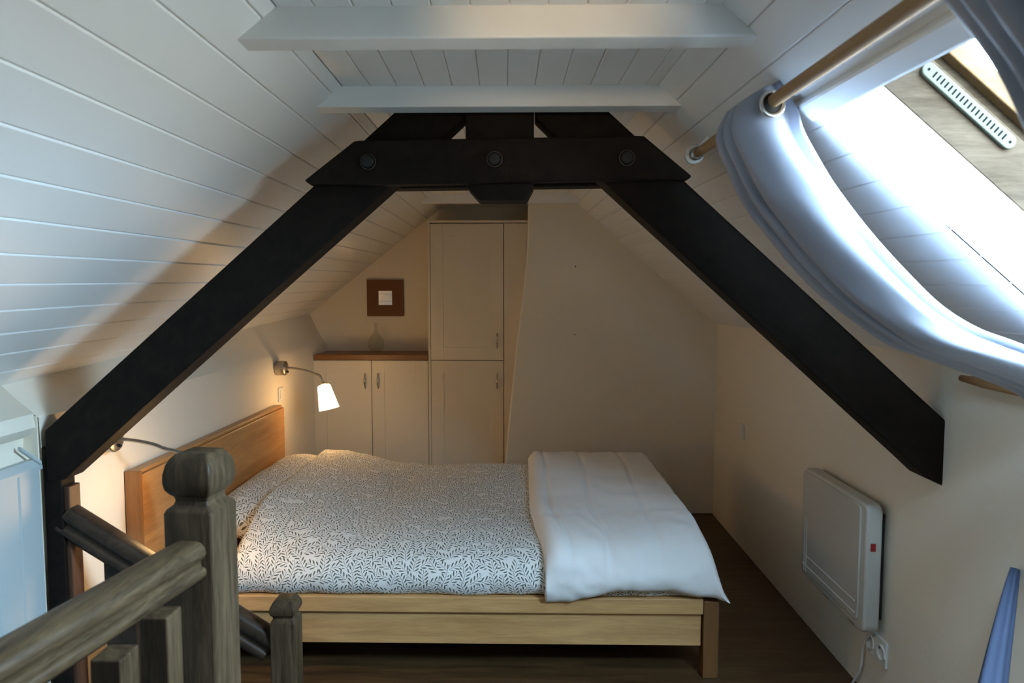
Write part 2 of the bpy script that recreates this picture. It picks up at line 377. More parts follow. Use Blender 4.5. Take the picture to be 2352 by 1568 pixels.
# ------------------------------------------------------------------ ceiling: backing + one board per plank
def slab(bm, side, s0, s1, y0, y1, m0, m1):
    c = [rp(side, s, y, m) for s in (s0, s1) for y in (y0, y1) for m in (m0, m1)]
    v = [bm.verts.new(p) for p in c]
    for f in ((0,1,3,2),(4,6,7,5),(0,4,5,1),(2,3,7,6),(0,2,6,4),(1,5,7,3)): bm.faces.new([v[i] for i in f])
bm = bmesh.new()
T0, T1 = 0.004, 0.10
slab(bm, 'L', -0.10, SL_END+0.12, YF-0.2, YB+0.2, T0, T1)
slab(bm, 'F', -0.08, FLAT+0.08, YF-0.2, YB+0.2, T0, T1)
slab(bm, 'R', -0.10, OS0-0.0, YF-0.2, YB+0.2, T0, T1)
slab(bm, 'R', OS1, SR_END+0.15, YF-0.2, YB+0.2, T0, T1)
slab(bm, 'R', OS0, OS1, OY1, YB+0.2, T0, T1)
slab(bm, 'R', OS0, OS1, YF-0.2, OY0, T0, T1)
ceil = tag(finish('ceiling', bm, M['paint']), kind='structure')
def plank(side, s0, s1, y0, y1, ch=0.0034, gap=0.0005, th=0.010):
    a, b = s0+gap, s1-gap
    if b-a < 0.012: return
    sec = [(a, 0.006), (b, 0.006), (b, 0.006-th+ch), (b-ch, 0.006-th), (a+ch, 0.006-th), (a, 0.006-th+ch)]
    bm = bmesh.new()
    A = [bm.verts.new(rp(side, s, y0, m)) for s, m in sec]; B = [bm.verts.new(rp(side, s, y1, m)) for s, m in sec]
    bm.faces.new(A); bm.faces.new(B[::-1])
    for i in range(6): bm.faces.new((A[i], B[i], B[(i+1) % 6], A[(i+1) % 6]))
    finish('plank', bm, M['paint'], ceil)
def run(side, seam, pitch, s_lo, s_hi, **kw):
    s = seam - math.ceil((seam-s_lo)/pitch)*pitch
    while s < s_hi:
        a, b = max(s, s_lo), min(s+pitch, s_hi)
        if side == 'R' and b > CS0 and a < OS1+0.0:
            # the casing board takes the strip just above the opening
            if a < CS0: plank(side, a, CS0, YF, YB, **kw)
            lo, hi = max(a, OS0), min(b, OS1)
            if hi > lo:
                plank(side, max(a, CS0), b, OY1, YB, **kw); plank(side, max(a, CS0), b, YF, OY0, **kw)
            if b > OS1: plank(side, OS1, b, OY0, OY1, **kw)
        elif b > a: plank(side, a, b, YF, YB, **kw)
        s += pitch
run('L', s_of('L', 0, 133)[0], 0.102, 0.0, SL_END)
run('F', s_of('F', 1062, 98.6)[0], 0.0735, 0.0, FLAT, ch=0.0024)
run('R', s_of('R', 1586, 296)[0], 0.0825, 0.0, SR_END, ch=0.0022)
# ------------------------------------------------------------------ white tie beams
def tie(px_l, px_r, y0, y1, ztop_add, label):
    zb = (px_l.z+px_r.z)/2
    zt = EL.z + 0.02*y0 + 0.03
    def xl(z): return EL.x + (z-EL.z - 0.02*y0)*(UL.x/UL.z) - 0.03*y0
    def xr(z): return ER.x + (z-ER.z - 0.02*y0)*(UR.x/UR.z) - 0.03*y0
    b = bmesh.new(); addprism(b, [(xl(zb)-0.012, zb), (xr(zb)+0.012, zb), (xr(zt)+0.012, zt), (xl(zt)-0.012, zt)], y0, y1)
    return tag(finish('tie_beam', b, M['paint'], bevel=0.004), label, 'beam')
q = atP(730, 245, EL, NL); q2 = atP(1577, 247, ER, NR)
tie(q, q2, 1.857, 1.921, 0, 'white painted tie beam just above and in front of the dark truss')
q = atP(535, 82, EL, NL); q2 = atP(1748, 92, ER, NR)
tie(q, q2, 1.325, 1.390, 0, 'nearest white painted tie beam, at the top of the view, with a warm glow')
q = atY(1000, 465, 4.15)
tie(q, q, 4.15, 4.21, 0, 'farthest white tie beam, high above the tall cabinet and chimney breast')

# ------------------------------------------------------------------ dark truss
TY = 1.965
def pol(pxs, Y): return [(p.x, p.z) for p in (atY(a, b, Y) for a, b in pxs)]
truss = empty('roof_truss', (-0.08, TY, 0.9), 'dark stained timber A-frame roof truss with bolted collar spanning the attic', 'truss')
prism('rafter', M['truss'], pol([(935, 230), (905, 258), (100, 990), (106, 1110), (146, 1102), (600, 692), (884, 440), (1066, 268), (1066, 230)], TY), TY, TY+0.095, parent=truss, bevel=0.006)
prism('rafter', M['truss'], pol([(1366, 227), (1400, 257), (2178, 970), (2176, 1121), (2128, 1098), (2090, 1062), (1398, 430), (1229, 268), (1229, 227)], TY), TY, TY+0.095, parent=truss, bevel=0.006)
prism('king_post', M['truss'], pol([(1067, 225), (1227, 225), (1226, 428), (1210, 459), (1098, 459), (1072, 430)], TY-0.012), TY-0.012, TY+0.09, parent=truss, bevel=0.006)
prism('collar_beam', M['truss'], pol([(698, 414), (712, 424), (900, 424), (1075, 421), (1225, 417), (1400, 413), (1581, 412), (1590, 404), (1480, 312), (1467, 311), (1230, 315), (1060, 318), (826, 322), (812, 324)], TY-0.042), TY-0.042, TY-0.001, parent=truss, bevel=0.005)
prism('collar_beam', M['truss'], pol([(860, 441), (1440, 433), (1380, 345), (900, 348)], TY+0.16), TY+0.095, TY+0.16, parent=truss, bevel=0.005)
prism('post', M['truss'], [(-1.428, -1.0), (-1.366, -1.0), (-1.372, 0.86), (-1.372, 0.90), (-1.425, 0.96)], TY+0.002, TY+0.066, parent=truss, bevel=0.004)
box('post_lit_side', M['truss_lit'], -1.43, -1.3575, TY+0.014, TY+0.066, -0.6, 0.835, truss, bevel=0.003)  # the post's side face, its reddish light painted on as timber colour
for a, b in ((846, 372), (1136, 366), (1440, 363)):
    p = atY(a, b, TY-0.042)
    r_ = 0.0175
    bo = lathe('bolt', M['iron'], [(0.012, 0.020), (0.017, 0.018), (r_, 0.012), (r_, 0.0), (r_+0.003, 0.0), (r_+0.003, -0.004)][::-1], frame_to(p+Vector((0, 0.004, 0)), Vector((0, -1, 0))), truss)
    bo['label'] = 'round dark iron bolt head'
    bm = bmesh.new(); fm = frame_to(p+Vector((0, -0.002, 0)), Vector((0, -1, 0)))
    loft(bm, [[fm @ Vector(((0.0205+0.0015*math.cos(v))*math.cos(u), (0.0205+0.0015*math.cos(v))*math.sin(u), 0.003*math.sin(v)+0.001)) for v in [2*PI*j/8 for j in range(8)]] for u in [2*PI*j/28 for j in range(29)]], cap=False)
    finish('washer', bm, M['wornrim'], truss, smooth=True)

# ------------------------------------------------------------------ skylight in the right slope
win = empty('window_1', rp('R', (OS0+OS1)/2, (OY0+OY1)/2, 0.1), kind='structure')
def wbox(name, mt, s0, s1, y0, y1, m0, m1, bevel=0.0, parent=win):
    bm = bmesh.new(); slab(bm, 'R', s0, s1, y0, y1, m0, m1); return finish(name, bm, mt, parent, bevel=bevel)
RV = 0.125
wbox('reveal_board', M['paint'], OS0-0.02, OS1+0.02, OY1, OY1+0.03, -0.002, RV, 0.004)
wbox('reveal_board', M['paint'], OS0-0.02, OS1+0.02, OY0-0.03, OY0, -0.002, RV, 0.004)
wbox('reveal_board', M['paint'], OS0-0.03, OS0, OY0-0.03, OY1+0.03, -0.002, RV, 0.004)
wbox('reveal_board', M['paint'], OS1, OS1+0.03, OY0-0.03, OY1+0.03, -0.002, RV, 0.004)
cas = wbox('casing_board', M['paint'], CS0+0.002, OS0+0.001, OY0-0.06, OY1+0.012, -0.016, 0.01, 0.007)
FR0, FR1 = RV, RV+0.10
for nm, a in (('window_frame', (OS0-0.04, OS1+0.04, OY1, OY1+0.05)), ('window_frame', (OS0-0.04, OS1+0.04, OY0-0.05, OY0)),
              ('window_frame', (OS0-0.05, OS0, OY0, OY1)), ('window_frame', (OS1, OS1+0.05, OY0, OY1))):
    wbox(nm, M['winwood'], *a, FR0, FR1, 0.002)
RB = FR1+0.022
for a in ((OS0-0.04, OS1+0.04, OY1+0.012, OY1+0.05), (OS0-0.04, OS1+0.04, OY0-0.05, OY0-0.012), (OS0-0.05, OS0-0.012, OY0, OY1), (OS1+0.012, OS1+0.05, OY0, OY1)):
    wbox('rebate', M['winwood'], *a, FR1, RB)
SA = RB+0.036
for a in ((OS0-0.04, OS1+0.04, OY1-0.012, OY1+0.05), (OS0-0.04, OS1+0.04, OY0-0.05, OY0+0.012), (OS0-0.05, OS0+0.012, OY0+0.012, OY1-0.012), (OS1-0.012, OS1+0.05, OY0+0.012, OY1-0.012)):
    wbox('sash', M['winwood2'], *a, RB, SA, 0.003)
pane = wbox('pane', M['pane'], OS0, OS1, OY0, OY1, RB+0.018, RB+0.024)
# ventilator strip on the far jamb
def jam(px, py):
    n = Vector((0, -1, 0)); q = atP(px, py, Vector((0, OY1, 0)), n)
    E = q - (ER + D*((OY1-ER.y)/D.y)); return E.dot(UR), -E.dot(NR)
va, vb = jam(2127, 166), jam(2313, 324)
mm = (va[1]+vb[1])/2; hw = 0.0145
n = 10
outl = [(va[0] - hw*math.sin(PI*k/n), mm + hw*math.cos(PI*k/n)) for k in range(n+1)] + [(vb[0] + hw*math.sin(PI*k/n), mm - hw*math.cos(PI*k/n)) for k in range(n+1)]
bm = bmesh.new()
A = [bm.verts.new(rp('R', s, OY1-0.009, m)) for s, m in outl]; B = [bm.verts.new(rp('R', s, OY1, m)) for s, m in outl]
bm.faces.new(A); bm.faces.new(B[::-1])
for i in range(len(outl)): bm.faces.new((A[i], B[i], B[(i+1) % len(outl)], A[(i+1) % len(outl)]))
vent = finish('ventilator_strip', bm, M['ventpl'], win, bevel=0.002)
NS = 19
for k in range(NS):
    s = va[0] + 0.014 + (vb[0]-va[0]-0.028)*k/(NS-1)
    wbox('slot', M['slotdark'], s-0.0017, s+0.0017, OY1-0.0096, OY1-0.0086, mm-0.0065, mm+0.0065, parent=vent)
for s in (va[0]-0.002, vb[0]+0.002):
    wbox('screw', M['slotdark'], s-0.0022, s+0.0022, OY1-0.0100, OY1-0.0086, mm-0.0022, mm+0.0022, parent=vent)
# ------------------------------------------------------------------ curtain rods and curtains
ra = atY(1600, 352, 1.885)
RD = (atP(2100, 10, ra, NR) - ra); RD = RD/abs(RD.y)
def rod_at(y): return ra + RD*(ra.y-y)
rod = empty('curtain_rod', ra, 'pale wooden curtain rod running above the skylight under the right slope', 'curtain rod')
tube('pole', M['rodwood'], [rod_at(1.885 - 0.1*k) for k in range(18)], 0.0125, rod)
fm = frame_to(rod_at(1.885), -RD)
lathe('end_cap', M['nickel'], [(0.0165, -0.012), (0.0165, 0.018), (0.0165, 0.0185), (0.013, 0.019)], fm, rod)
lathe('rod_socket', M['plastic'], [(0.023, 0.016), (0.025, 0.018), (0.025, 0.034), (0.022, 0.036)], fm, rod)
bm = bmesh.new(); c = rod_at(1.912)
dist = (c-ER).dot(NR)
for v_ in (0,):
    A = [c + UR*sx*0.008 + Vector((0, sy*0.008, 0)) for sx, sy in ((-1, -1), (1, -1), (1, 1), (-1, 1))]
    loft(bm, [A, [p - NR*(dist+0.004) for p in A]])
finish('bracket', bm, M['plastic'], rod)

n_ = NR; O2 = ER + NR*0.055
la = atP(2208, 868, O2, n_)
lrod = empty('tieback_rod', la, 'short brown wooden rod low on the right slope, behind the hanging curtain', 'rod')
tube('pole', M['rodwood'], [la - D*(0.09*k) for k in range(9)], [0.0085, 0.014] + [0.014]*7, lrod)
bm = bmesh.new(); A = [la - D*0.3 + UR*sx*0.007 + D*sy*0.007 for sx, sy in ((-1, -1), (1, -1), (1, 1), (-1, 1))]
loft(bm, [A, [p - NR*0.058 for p in A]]); finish('bracket', bm, M['plastic'], lrod)

def catmull(P, t):
    n = len(P)-1; i = min(int(t*n), n-1); f = t*n-i
    p0, p1, p2, p3 = P[max(i-1, 0)], P[i], P[i+1], P[min(i+2, n)]
    return tuple(0.5*((2*b) + (-a+c)*f + (2*a-5*b+4*c-d)*f*f + (-a+3*b-3*c+d)*f**3) for a, b, c, d in zip(p0, p1, p2, p3))
def curtain(name, Upx, Lpx, Y, sec, rows, mt, parent, dyk=1.0):
    bm = bmesh.new(); ncol = 64; rings = []
    for j in range(rows+1):
        t = j/rows
        u = catmull(Upx, t); l = catmull(Lpx, t)
        pu, pl = atY(u[0], u[1], Y), atY(l[0], l[1], Y)
        r = []
        for i in range(ncol+1):
            a, dy = catmull(sec, i/ncol)
            wv = 0.004*math.sin(9*t + 6*a) + 0.003*math.sin(23*t+2.0*i*0.2)
            p = pu.lerp(pl, a); p.y += (dy + wv)*dyk*(0.55 + 0.45*min(1, t*4 if t < 0.25 else 1.0))
            r.append(p)
        rings.append(r)
    loft(bm, rings, cap=False, closed=False)
    o = finish(name, bm, mt, parent, smooth=True)
    sd = o.modifiers.new('cloth', 'SOLIDIFY'); sd.thickness = 0.0018
    return o
Upx = [(1802, 176), (1846, 240), (1862, 290), (1905, 362), (1960, 445), (2030, 540), (2105, 625), (2185, 700), (2270, 752), (2352, 783), (2440, 820), (2505, 880), (2535, 980), (2545, 1120), (2545, 1260)]
Lpx = [(1692, 236), (1672, 298), (1712, 385), (1752, 452), (1805, 518), (1868, 596), (1945, 676), (2025, 742), (2115, 803), (2228, 845), (2350, 888), (2455, 935), (2506, 1010), (2512, 1140), (2510, 1260)]
sec = [(0.0, .055), (.02, .03), (.07, .02), (.15, .035), (.21, .03), (.29, -.002), (.42, -.022), (.55, -.020), (.68, -.008), (.79, .012), (.86, .030), (.885, .046),
       (.86, .058), (.84, .064), (.90, .070), (.945, .080), (.935, .094), (.89, .102), (.95, .110), (.995, .122), (.97, .14), (.80, .15)]
cur = empty('curtain', atY(1760, 250, 1.38), 'bright blue-grey satin curtain bunched and swagged along the skylight', 'curtain')
curtain('fabric', Upx, Lpx, 1.385, sec, 84, M['curtain'], cur)
def grommet(c, par):
    bm = bmesh.new(); fm = frame_to(c, Vector((0.12, -1, 0.0)))
    n, k = 28, 10
    loft(bm, [[fm @ Vector(((0.0225+0.0045*math.cos(b))*math.cos(a), (0.0225+0.0045*math.cos(b))*math.sin(a), 0.004*math.sin(b))) for b in [2*PI*j/k for j in range(k)]] for a in [2*PI*i/n for i in range(n+1)]], cap=False)
    finish('grommet', bm, M['chrome'], par, smooth=True)
    lathe('eyelet_dark_disc', M['dark'], [(0.0215, -0.003), (0.0215, 0.0008)], fm, par)  # solid dark disc, its colour stands for the shade inside the eyelet
grommet(rod_at(1.350) + Vector((-0.002, 0, -0.006)), cur)
Up2 = [(2560, -420), (2680, -330), (2760, -200), (2800, -40), (2850, 150), (2920, 360), (3010, 560), (3120, 760), (3240, 930)]
Lp2 = [(1895, -190), (1945, -60), (2030, 85), (2150, 255), (2285, 460), (2450, 660), (2650, 850), (2850, 1010), (3050, 1150)]
cur2 = empty('curtain', atY(2350, -60, 0.66), 'dark shaded blue curtain end in the upper right corner of the view', 'curtain')
curtain('fabric', Up2, Lp2, 0.66, sec, 50, M['curtain'], cur2, dyk=-1.0)
grommet(rod_at(0.685), cur2)

# ------------------------------------------------------------------ bed
BY0, BY1 = 2.43, 3.86
bed = empty('bed', (-0.35, 3.1, 0), 'oak double bed with plain headboard and low side rail', 'bed')
hb = box('headboard', M['oak_y'], -1.42, -1.365, 2.375, 3.83, 0.0, 0.765, bed, bevel=0.003)
box('headboard_cap', M['oak_y'], -1.4215, -1.378, 2.3745, 3.8305, 0.765, 0.779, bed, bevel=0.002)
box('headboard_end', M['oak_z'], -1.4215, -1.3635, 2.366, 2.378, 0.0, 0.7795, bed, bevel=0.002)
p0, p1, p2 = atY(1615, 1376, BY0), atY(1615, 1412, BY0), atY(1613, 1483, BY0+0.015)
xr_ = atY(1616, 1400, BY0).x; xp = atY(1652, 1400, BY0).x
box('side_rail', M['oak_x'], -1.363, xr_, BY0, BY0+0.045, p1.z, p0.z, bed, bevel=0.004)
box('side_board', M['oak_x'], -1.363, xr_-0.004, BY0+0.016, BY0+0.040, p2.z, p1.z+0.004, bed, bevel=0.002)
box('side_rail', M['oak_x'], -1.363, xr_, BY1-0.03, BY1+0.015, p1.z, p0.z, bed, bevel=0.004)
for y0 in (BY0-0.002, BY1-0.045):
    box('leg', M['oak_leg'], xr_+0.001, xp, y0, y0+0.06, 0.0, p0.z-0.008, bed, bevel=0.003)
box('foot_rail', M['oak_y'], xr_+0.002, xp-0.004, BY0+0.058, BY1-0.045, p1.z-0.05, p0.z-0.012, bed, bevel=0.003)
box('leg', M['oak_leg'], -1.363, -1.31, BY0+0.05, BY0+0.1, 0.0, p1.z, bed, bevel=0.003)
box('slat_base', M['oak_y'], -1.36, xr_, BY0+0.045, BY1-0.03, p1.z-0.03, p1.z+0.03, bed)
BZ = p0.z   # top of the rail

def smooth(a, b, x):
    t = max(0.0, min(1.0, (x-a)/(b-a))); return t*t*(3-2*t)
def fbm(x, y, z, o=3):
    s, a = 0, 1
    for k in range(o): s += a*noise.noise(Vector((x, y, z))); x *= 2.1; y *= 2.1; a *= 0.5
    return s
def duvet_top(x, y):
    z = 0.462 + 0.010*fbm(x*2.2, y*2.2, 0.5)
    # hump over the pillow: its foot runs obliquely
    foot = -0.62 + 0.10*(y-2.6)/1.2
    z += 0.082*(1-smooth(-1.12, foot, x)**0.85)*smooth(2.35, 2.95, y)**0.6
    z += 0.010*(1-smooth(foot-0.25, foot+0.1, x))*fbm(x*6, y*3, 2.2)
    z -= 0.012*smooth(0.03, 0.3, x)
    return z
def cloth(name, xs, prof, base, top, mt, parent=None, xend=None, wob=0.0, hem=None, zside=None):
    """a cloth lying over the bed: xs across, prof = (Y, share of height) along; UVs in metres"""
    bm = bmesh.new(); uvl = bm.loops.layers.uv.new('UVMap'); G = []; UVs = {}
    arc = [0]
    for a, b in zip(prof, prof[1:]): arc.append(arc[-1] + math.hypot(b[0]-a[0], (b[1]-a[1])*0.2))
    for x in xs:
        r = []
        for j, (y, h) in enumerate(prof):
            e = xend(x, y) if xend else (x, 1.0)
            yy = y
            z0 = base(x, y)
            zt = top(x, max(min(y, BY1), BY0+0.05))
            z = z0 + (zt-z0)*h*e[1]
            if hem and h < 0.55 and y < 3: z += hem(x)*(1-h/0.55)
            yy += wob*fbm(x*5, z*6, 3.3)*(1 if h < 0.95 else 0.2)
            v = bm.verts.new((e[0], yy, z)); UVs[v] = (x, arc[j]); r.append(v)
        G.append(r)
    for a, b in zip(G, G[1:]):
        for j in range(len(prof)-1):
            f = bm.faces.new((a[j], b[j], b[j+1], a[j+1])); f.smooth = True
            for lo in f.loops: lo[uvl].uv = UVs[lo.vert]
    for r in (G[0], G[-1]):
        try: bm.faces.new(r)
        except Exception: pass
    bm.faces.new([r[0] for r in G] + [r[-1] for r in G[::-1]])
    bmesh.ops.recalc_face_normals(bm, faces=bm.faces)
    me = bpy.data.meshes.new(name); bm.to_mesh(me); bm.free()
    return link(name, me, mt, parent)
def dense(P, n):
    out = []
    for i in range(n+1): out.append(catmull(P, i/n))
    return out
dprof = dense([(2.50, 0.0), (2.452, 0.03), (2.432, 0.16), (2.426, 0.36), (2.440, 0.60), (2.480, 0.81), (2.56, 0.94), (2.67, 0.995), (2.85, 1), (3.1, 1), (3.35, 1), (3.55, 1), (3.70, .995), (3.80, .94), (3.845, .75), (3.85, .4), (3.84, 0.0)], 110)
xs = [-1.155 + 1.85*i/170 for i in range(171)]
def dxend(x, y):
    k = 1 - 0.30*(1-smooth(-1.155, -1.10, x))**2 - 0.5*smooth(0.62, 0.695, x)
    # left border leans with the pillow edge
    return (x + 0.05*(1-smooth(-1.155, -0.9, x))*smooth(3.0, 2.45, y), k)
dv = cloth('duvet', xs, dprof, lambda x, y: BZ-0.003 if y < 2.9 else BZ-0.02, duvet_top, M['leaf'], xend=dxend, wob=0.008,
           hem=lambda x: 0.006*fbm(x*9, 1.1, 0.2))
tag(dv, 'white duvet printed with grey-green trailing leaves, spread over the oak bed', 'duvet')
# pillow behind the duvet's upper edge
def pillow(name, x0, x1, y0, y1, zb, zt, mt):
    bm = bmesh.new(); uvl = bm.loops.layers.uv.new('UVMap'); nu, nv = 26, 60; G = {}
    for side in (1, -1):
        for i in range(nu+1):
            for j in range(nv+1):
                u, v = i/nu*2-1, j/nv*2-1
                if side == -1 and (abs(u) == 1 or abs(v) == 1): G[(side, i, j)] = G[(1, i, j)]; continue
                e = (max(0, 1-abs(u)**2.6)*max(0, 1-abs(v)**5))**0.5
                pin = 1 - 0.05*(u*u*v*v)
                x = (x0+x1)/2 + (x1-x0)/2*u*pin; y = (y0+y1)/2 + (y1-y0)/2*v*(1-0.04*u*u)
                z = zb + (zt-zb)*(0.42 + side*(0.58 if side > 0 else 0.42)*e) + 0.005*fbm(x*9, y*5, side)
                tilt = 0.06*(1-(x-x0)/(x1-x0)); z += tilt
                G[(side, i, j)] = bm.verts.new((x, y, z))
    for side in (1, -1):
        for i in range(nu):
            for j in range(nv):
                vs = [G[(side, i, j)], G[(side, i+1, j)], G[(side, i+1, j+1)], G[(side, i, j+1)]]
                if len(set(vs)) < 3: continue
                f = bm.faces.new(vs if side > 0 else vs[::-1]); f.smooth = True
                for lo in f.loops: lo[uvl].uv = (lo.vert.co.x*1.0, lo.vert.co.y*0.95)
    me = bpy.data.meshes.new(name); bm.to_mesh(me); bm.free(); return link(name, me, mt)
pl = pillow('pillow', -1.355, -0.98, 2.72, 3.84, 0.33, 0.50, M['leaf'])
tag(pl, 'leaf-printed pillow propped along the oak headboard', 'pillow')
# folded white quilt over the foot
qprof = dense([(2.470, 0.0), (2.425, 0.02), (2.398, 0.13), (2.388, 0.34), (2.402, 0.58), (2.44, 0.78), (2.51, 0.91), (2.62, 0.98), (2.8, 1), (3.1, 1), (3.4, 1), (3.6, 1), (3.74, .985), (3.82, .93), (3.87, .75), (3.88, .4), (3.87, 0.0)], 110)
qx = [0.025 + 0.715*i/110 for i in range(111)]
def qtop(x, y):
    z = 0.530 + 0.008*fbm(x*3, y*2.4, 7.7)
    for c, a in ((0.115, 0.009), (0.29, 0.007), (0.51, 0.007)): z -= a*math.exp(-((x-c-0.03*(2.9-y)*(c < 0.2)-0.015*math.sin(y*4))/0.011)**2)
    for c in (2.72, 2.98, 3.26, 3.55): z -= 0.008*math.exp(-((y-c-0.05*x+0.02*math.sin(9*x))/0.014)**2)
    z += 0.005*noise.ridged_multi_fractal(Vector((x*5+y*2, y*2.2-x, 1.0)), 1.0, 2.1, 4, 1.0, 2.0) - 0.006
    z += 0.005*math.sin(34*x + 12*y + 9*fbm(x*4, y*2, 1.0))*smooth(2.95, 2.5, y)*(0.5+0.5*fbm(x*5, y*5, 4.4))
    return z
def qend(x, y):
    t = smooth(0.025, 0.085, x)
    k = 0.80 + 0.20*math.sqrt(max(0, 1-(1-t)**2)); dx = 0.055*smooth(2.9, 2.4, y)*(1-smooth(0.1, 0.5, x))
    k2 = 1 - 0.95*smooth(0.655, 0.745, x)**1.6
    return (x + dx, k*k2)
qt = cloth('quilt', qx, qprof, lambda x, y: BZ + 0.0 if y < 2.9 else BZ+0.01, qtop, M['quilt'], xend=qend, wob=0.016,
           hem=lambda x: 0.028*smooth(0.12, 0.36, x)*smooth(0.80, 0.45, x) - 0.016*(1-smooth(0.05, 0.25, x)) + 0.007*fbm(x*11, 0.4, 0.9))
tag(qt, 'plain white folded quilt laid across the foot of the bed', 'quilt')

# ------------------------------------------------------------------ cabinets on the back wall
CY = 4.59
def handle(parent, x, z0, z1, y):
    n = 12; pts = []; rr = []
    for k in range(n+1):
        t = k/n; pts.append(Vector((x, y - 0.004 - 0.022*math.sin(PI*t)**0.8, z0 + (z1-z0)*t))); rr.append(0.0045 + 0.003*math.sin(PI*t)**2 - 0.0025*math.sin(2*PI*t)**2*0.6)
    return tube('handle', M['chrome'], pts, rr, parent, 10)
def door(parent, x0, x1, z0, z1, hx, hz0, hz1):
    g = 0.0022; st = 0.085
    d = box('door', M['cream'], x0+g, x1-g, CY+0.004, CY+0.020, z0+g, z1-g, parent, bevel=0.001)
    bm = bmesh.new(); a, b, c, e = x0+g, x1-g, z0+g, z1-g
    addbox(bm, a, a+st, CY, CY+0.006, c, e); addbox(bm, b-st, b, CY, CY+0.006, c, e)
    addbox(bm, a+st, b-st, CY, CY+0.006, e-st, e); addbox(bm, a+st, b-st, CY, CY+0.006, c, c+st)
    finish('door_frame', bm, M['cream'], d, bevel=0.001)
    handle(d, hx, hz0, hz1, CY); return d
xA, xB, xC, xD_ = atY(721, 900, CY).x, atY(854, 900, CY).x, atY(987, 900, CY).x, atY(1157, 900, CY).x
zM, zT = atY(900, 827, CY).z, atY(1060, 513, CY).z
def hz(px, a, b): return atY(px, 800, CY).x, atY(px, b, CY).z, atY(px, a, CY).z
bc = empty('base_cabinet', (-1.03, CY+0.15, 0), 'low cream two-door cabinet under the brown countertop', 'cabinet')
box('body', M['cream'], XL+0.004, xC-0.008, CY+0.021, YB-0.002, 0.0, zM-0.002, bc)
door(bc, xA, xB, 0.08, zM, *hz(838, 857, 891)); door(bc, xB, xC-0.008, 0.08, zM, *hz(868, 857, 891))
ct = box('countertop', M['counter'], XL+0.003, xC-0.008, CY-0.012, YB-0.001, zM+0.001, atY(850, 814, CY).z, None, bevel=0.003)
tag(ct, 'short warm brown wooden countertop on the low cabinet', 'countertop')
tc = empty('tall_cabinet', (-0.3, CY+0.15, 0), 'tall cream cupboard beside the chimney breast', 'cabinet')
box('body', M['cream'], xC-0.006, 0.05, CY+0.021, YB-0.002, 0.0, zT+0.004, tc)
box('side_panel', M['cream'], xC-0.0065, xC+0.009, CY-0.002, YB-0.003, 0.0, zT+0.006, tc)
door(tc, xC+0.009, xD_, 0.08, zM, *hz(1142, 857, 892)); door(tc, xC+0.009, xD_, zM, zT, *hz(1142, 765, 798))
box('filler_panel', M['cream'], xD_+0.003, 0.05, CY+0.003, CY+0.02, 0.08, zT, tc)
box('cornice', M['cream'], xC-0.010, 0.045, CY-0.008, YB-0.003, zT+0.005, zT+0.020, tc, bevel=0.002)

# picture mirror and vase
p = atY(844, 725, YB-0.012); q = atY(926, 643, YB-0.012); cx, cz = (p.x+q.x)/2, (p.z+q.z)/2; hw2 = (q.x-p.x)/2
pm = empty('wall_mirror', (cx, YB, cz), 'small square mirror in a wide brown frame on the back wall', 'mirror')
hi_ = hw2*0.39
bm = bmesh.new()
for a in ((-hw2, hw2, hi_, hw2), (-hw2, hw2, -hw2, -hi_), (-hw2, -hi_, -hi_, hi_), (hi_, hw2, -hi_, hi_)):
    addbox(bm, cx+a[0], cx+a[1], YB-0.022, YB-0.001, cz+a[2], cz+a[3])
bmesh.ops.remove_doubles(bm, verts=bm.verts, dist=1e-5)
finish('frame', bm, M['frame'], pm)
box('mirror_glass', M['mirror'], cx-hi_-0.002, cx+hi_+0.002, YB-0.010, YB-0.004, cz-hi_-0.002, cz+hi_+0.002, pm)
vz = atY(850, 814, CY).z
vp = atY(864, 801, 4.80)
ms = Matrix.Translation((vp.x, 4.80, vz+0.0012))
vs = lathe('vase', M['vase'], [(0.001, 0.0), (0.028, 0.0), (0.044, 0.010), (0.056, 0.030), (0.060, 0.055), (0.056, 0.082), (0.042, 0.106), (0.024, 0.126), (0.014, 0.148), (0.0115, 0.185), (0.0125, 0.205), (0.0105, 0.205), (0.0098, 0.185), (0.0115, 0.15), (0.022, 0.124), (0.040, 0.104), (0.0535, 0.080), (0.057, 0.055), (0.053, 0.031), (0.042, 0.013), (0.001, 0.004)], ms, n=32)
tag(vs, 'round clear glass carafe with a thin neck on the brown countertop', 'vase')

# nails in the chimney breast
for (a, b), lb in (((1322, 612), 'small dark nail high on the chimney breast'), ((1320, 768), 'small dark nail halfway down the chimney breast')):
    q = atY(a, b, 4.31)
    tag(lathe('nail', M['iron'], [(0.0015, -0.006), (0.0015, 0.006), (0.0042, 0.007), (0.003, 0.009)], frame_to(q, Vector((0, -1, 0))), n=10), lb, 'nail')

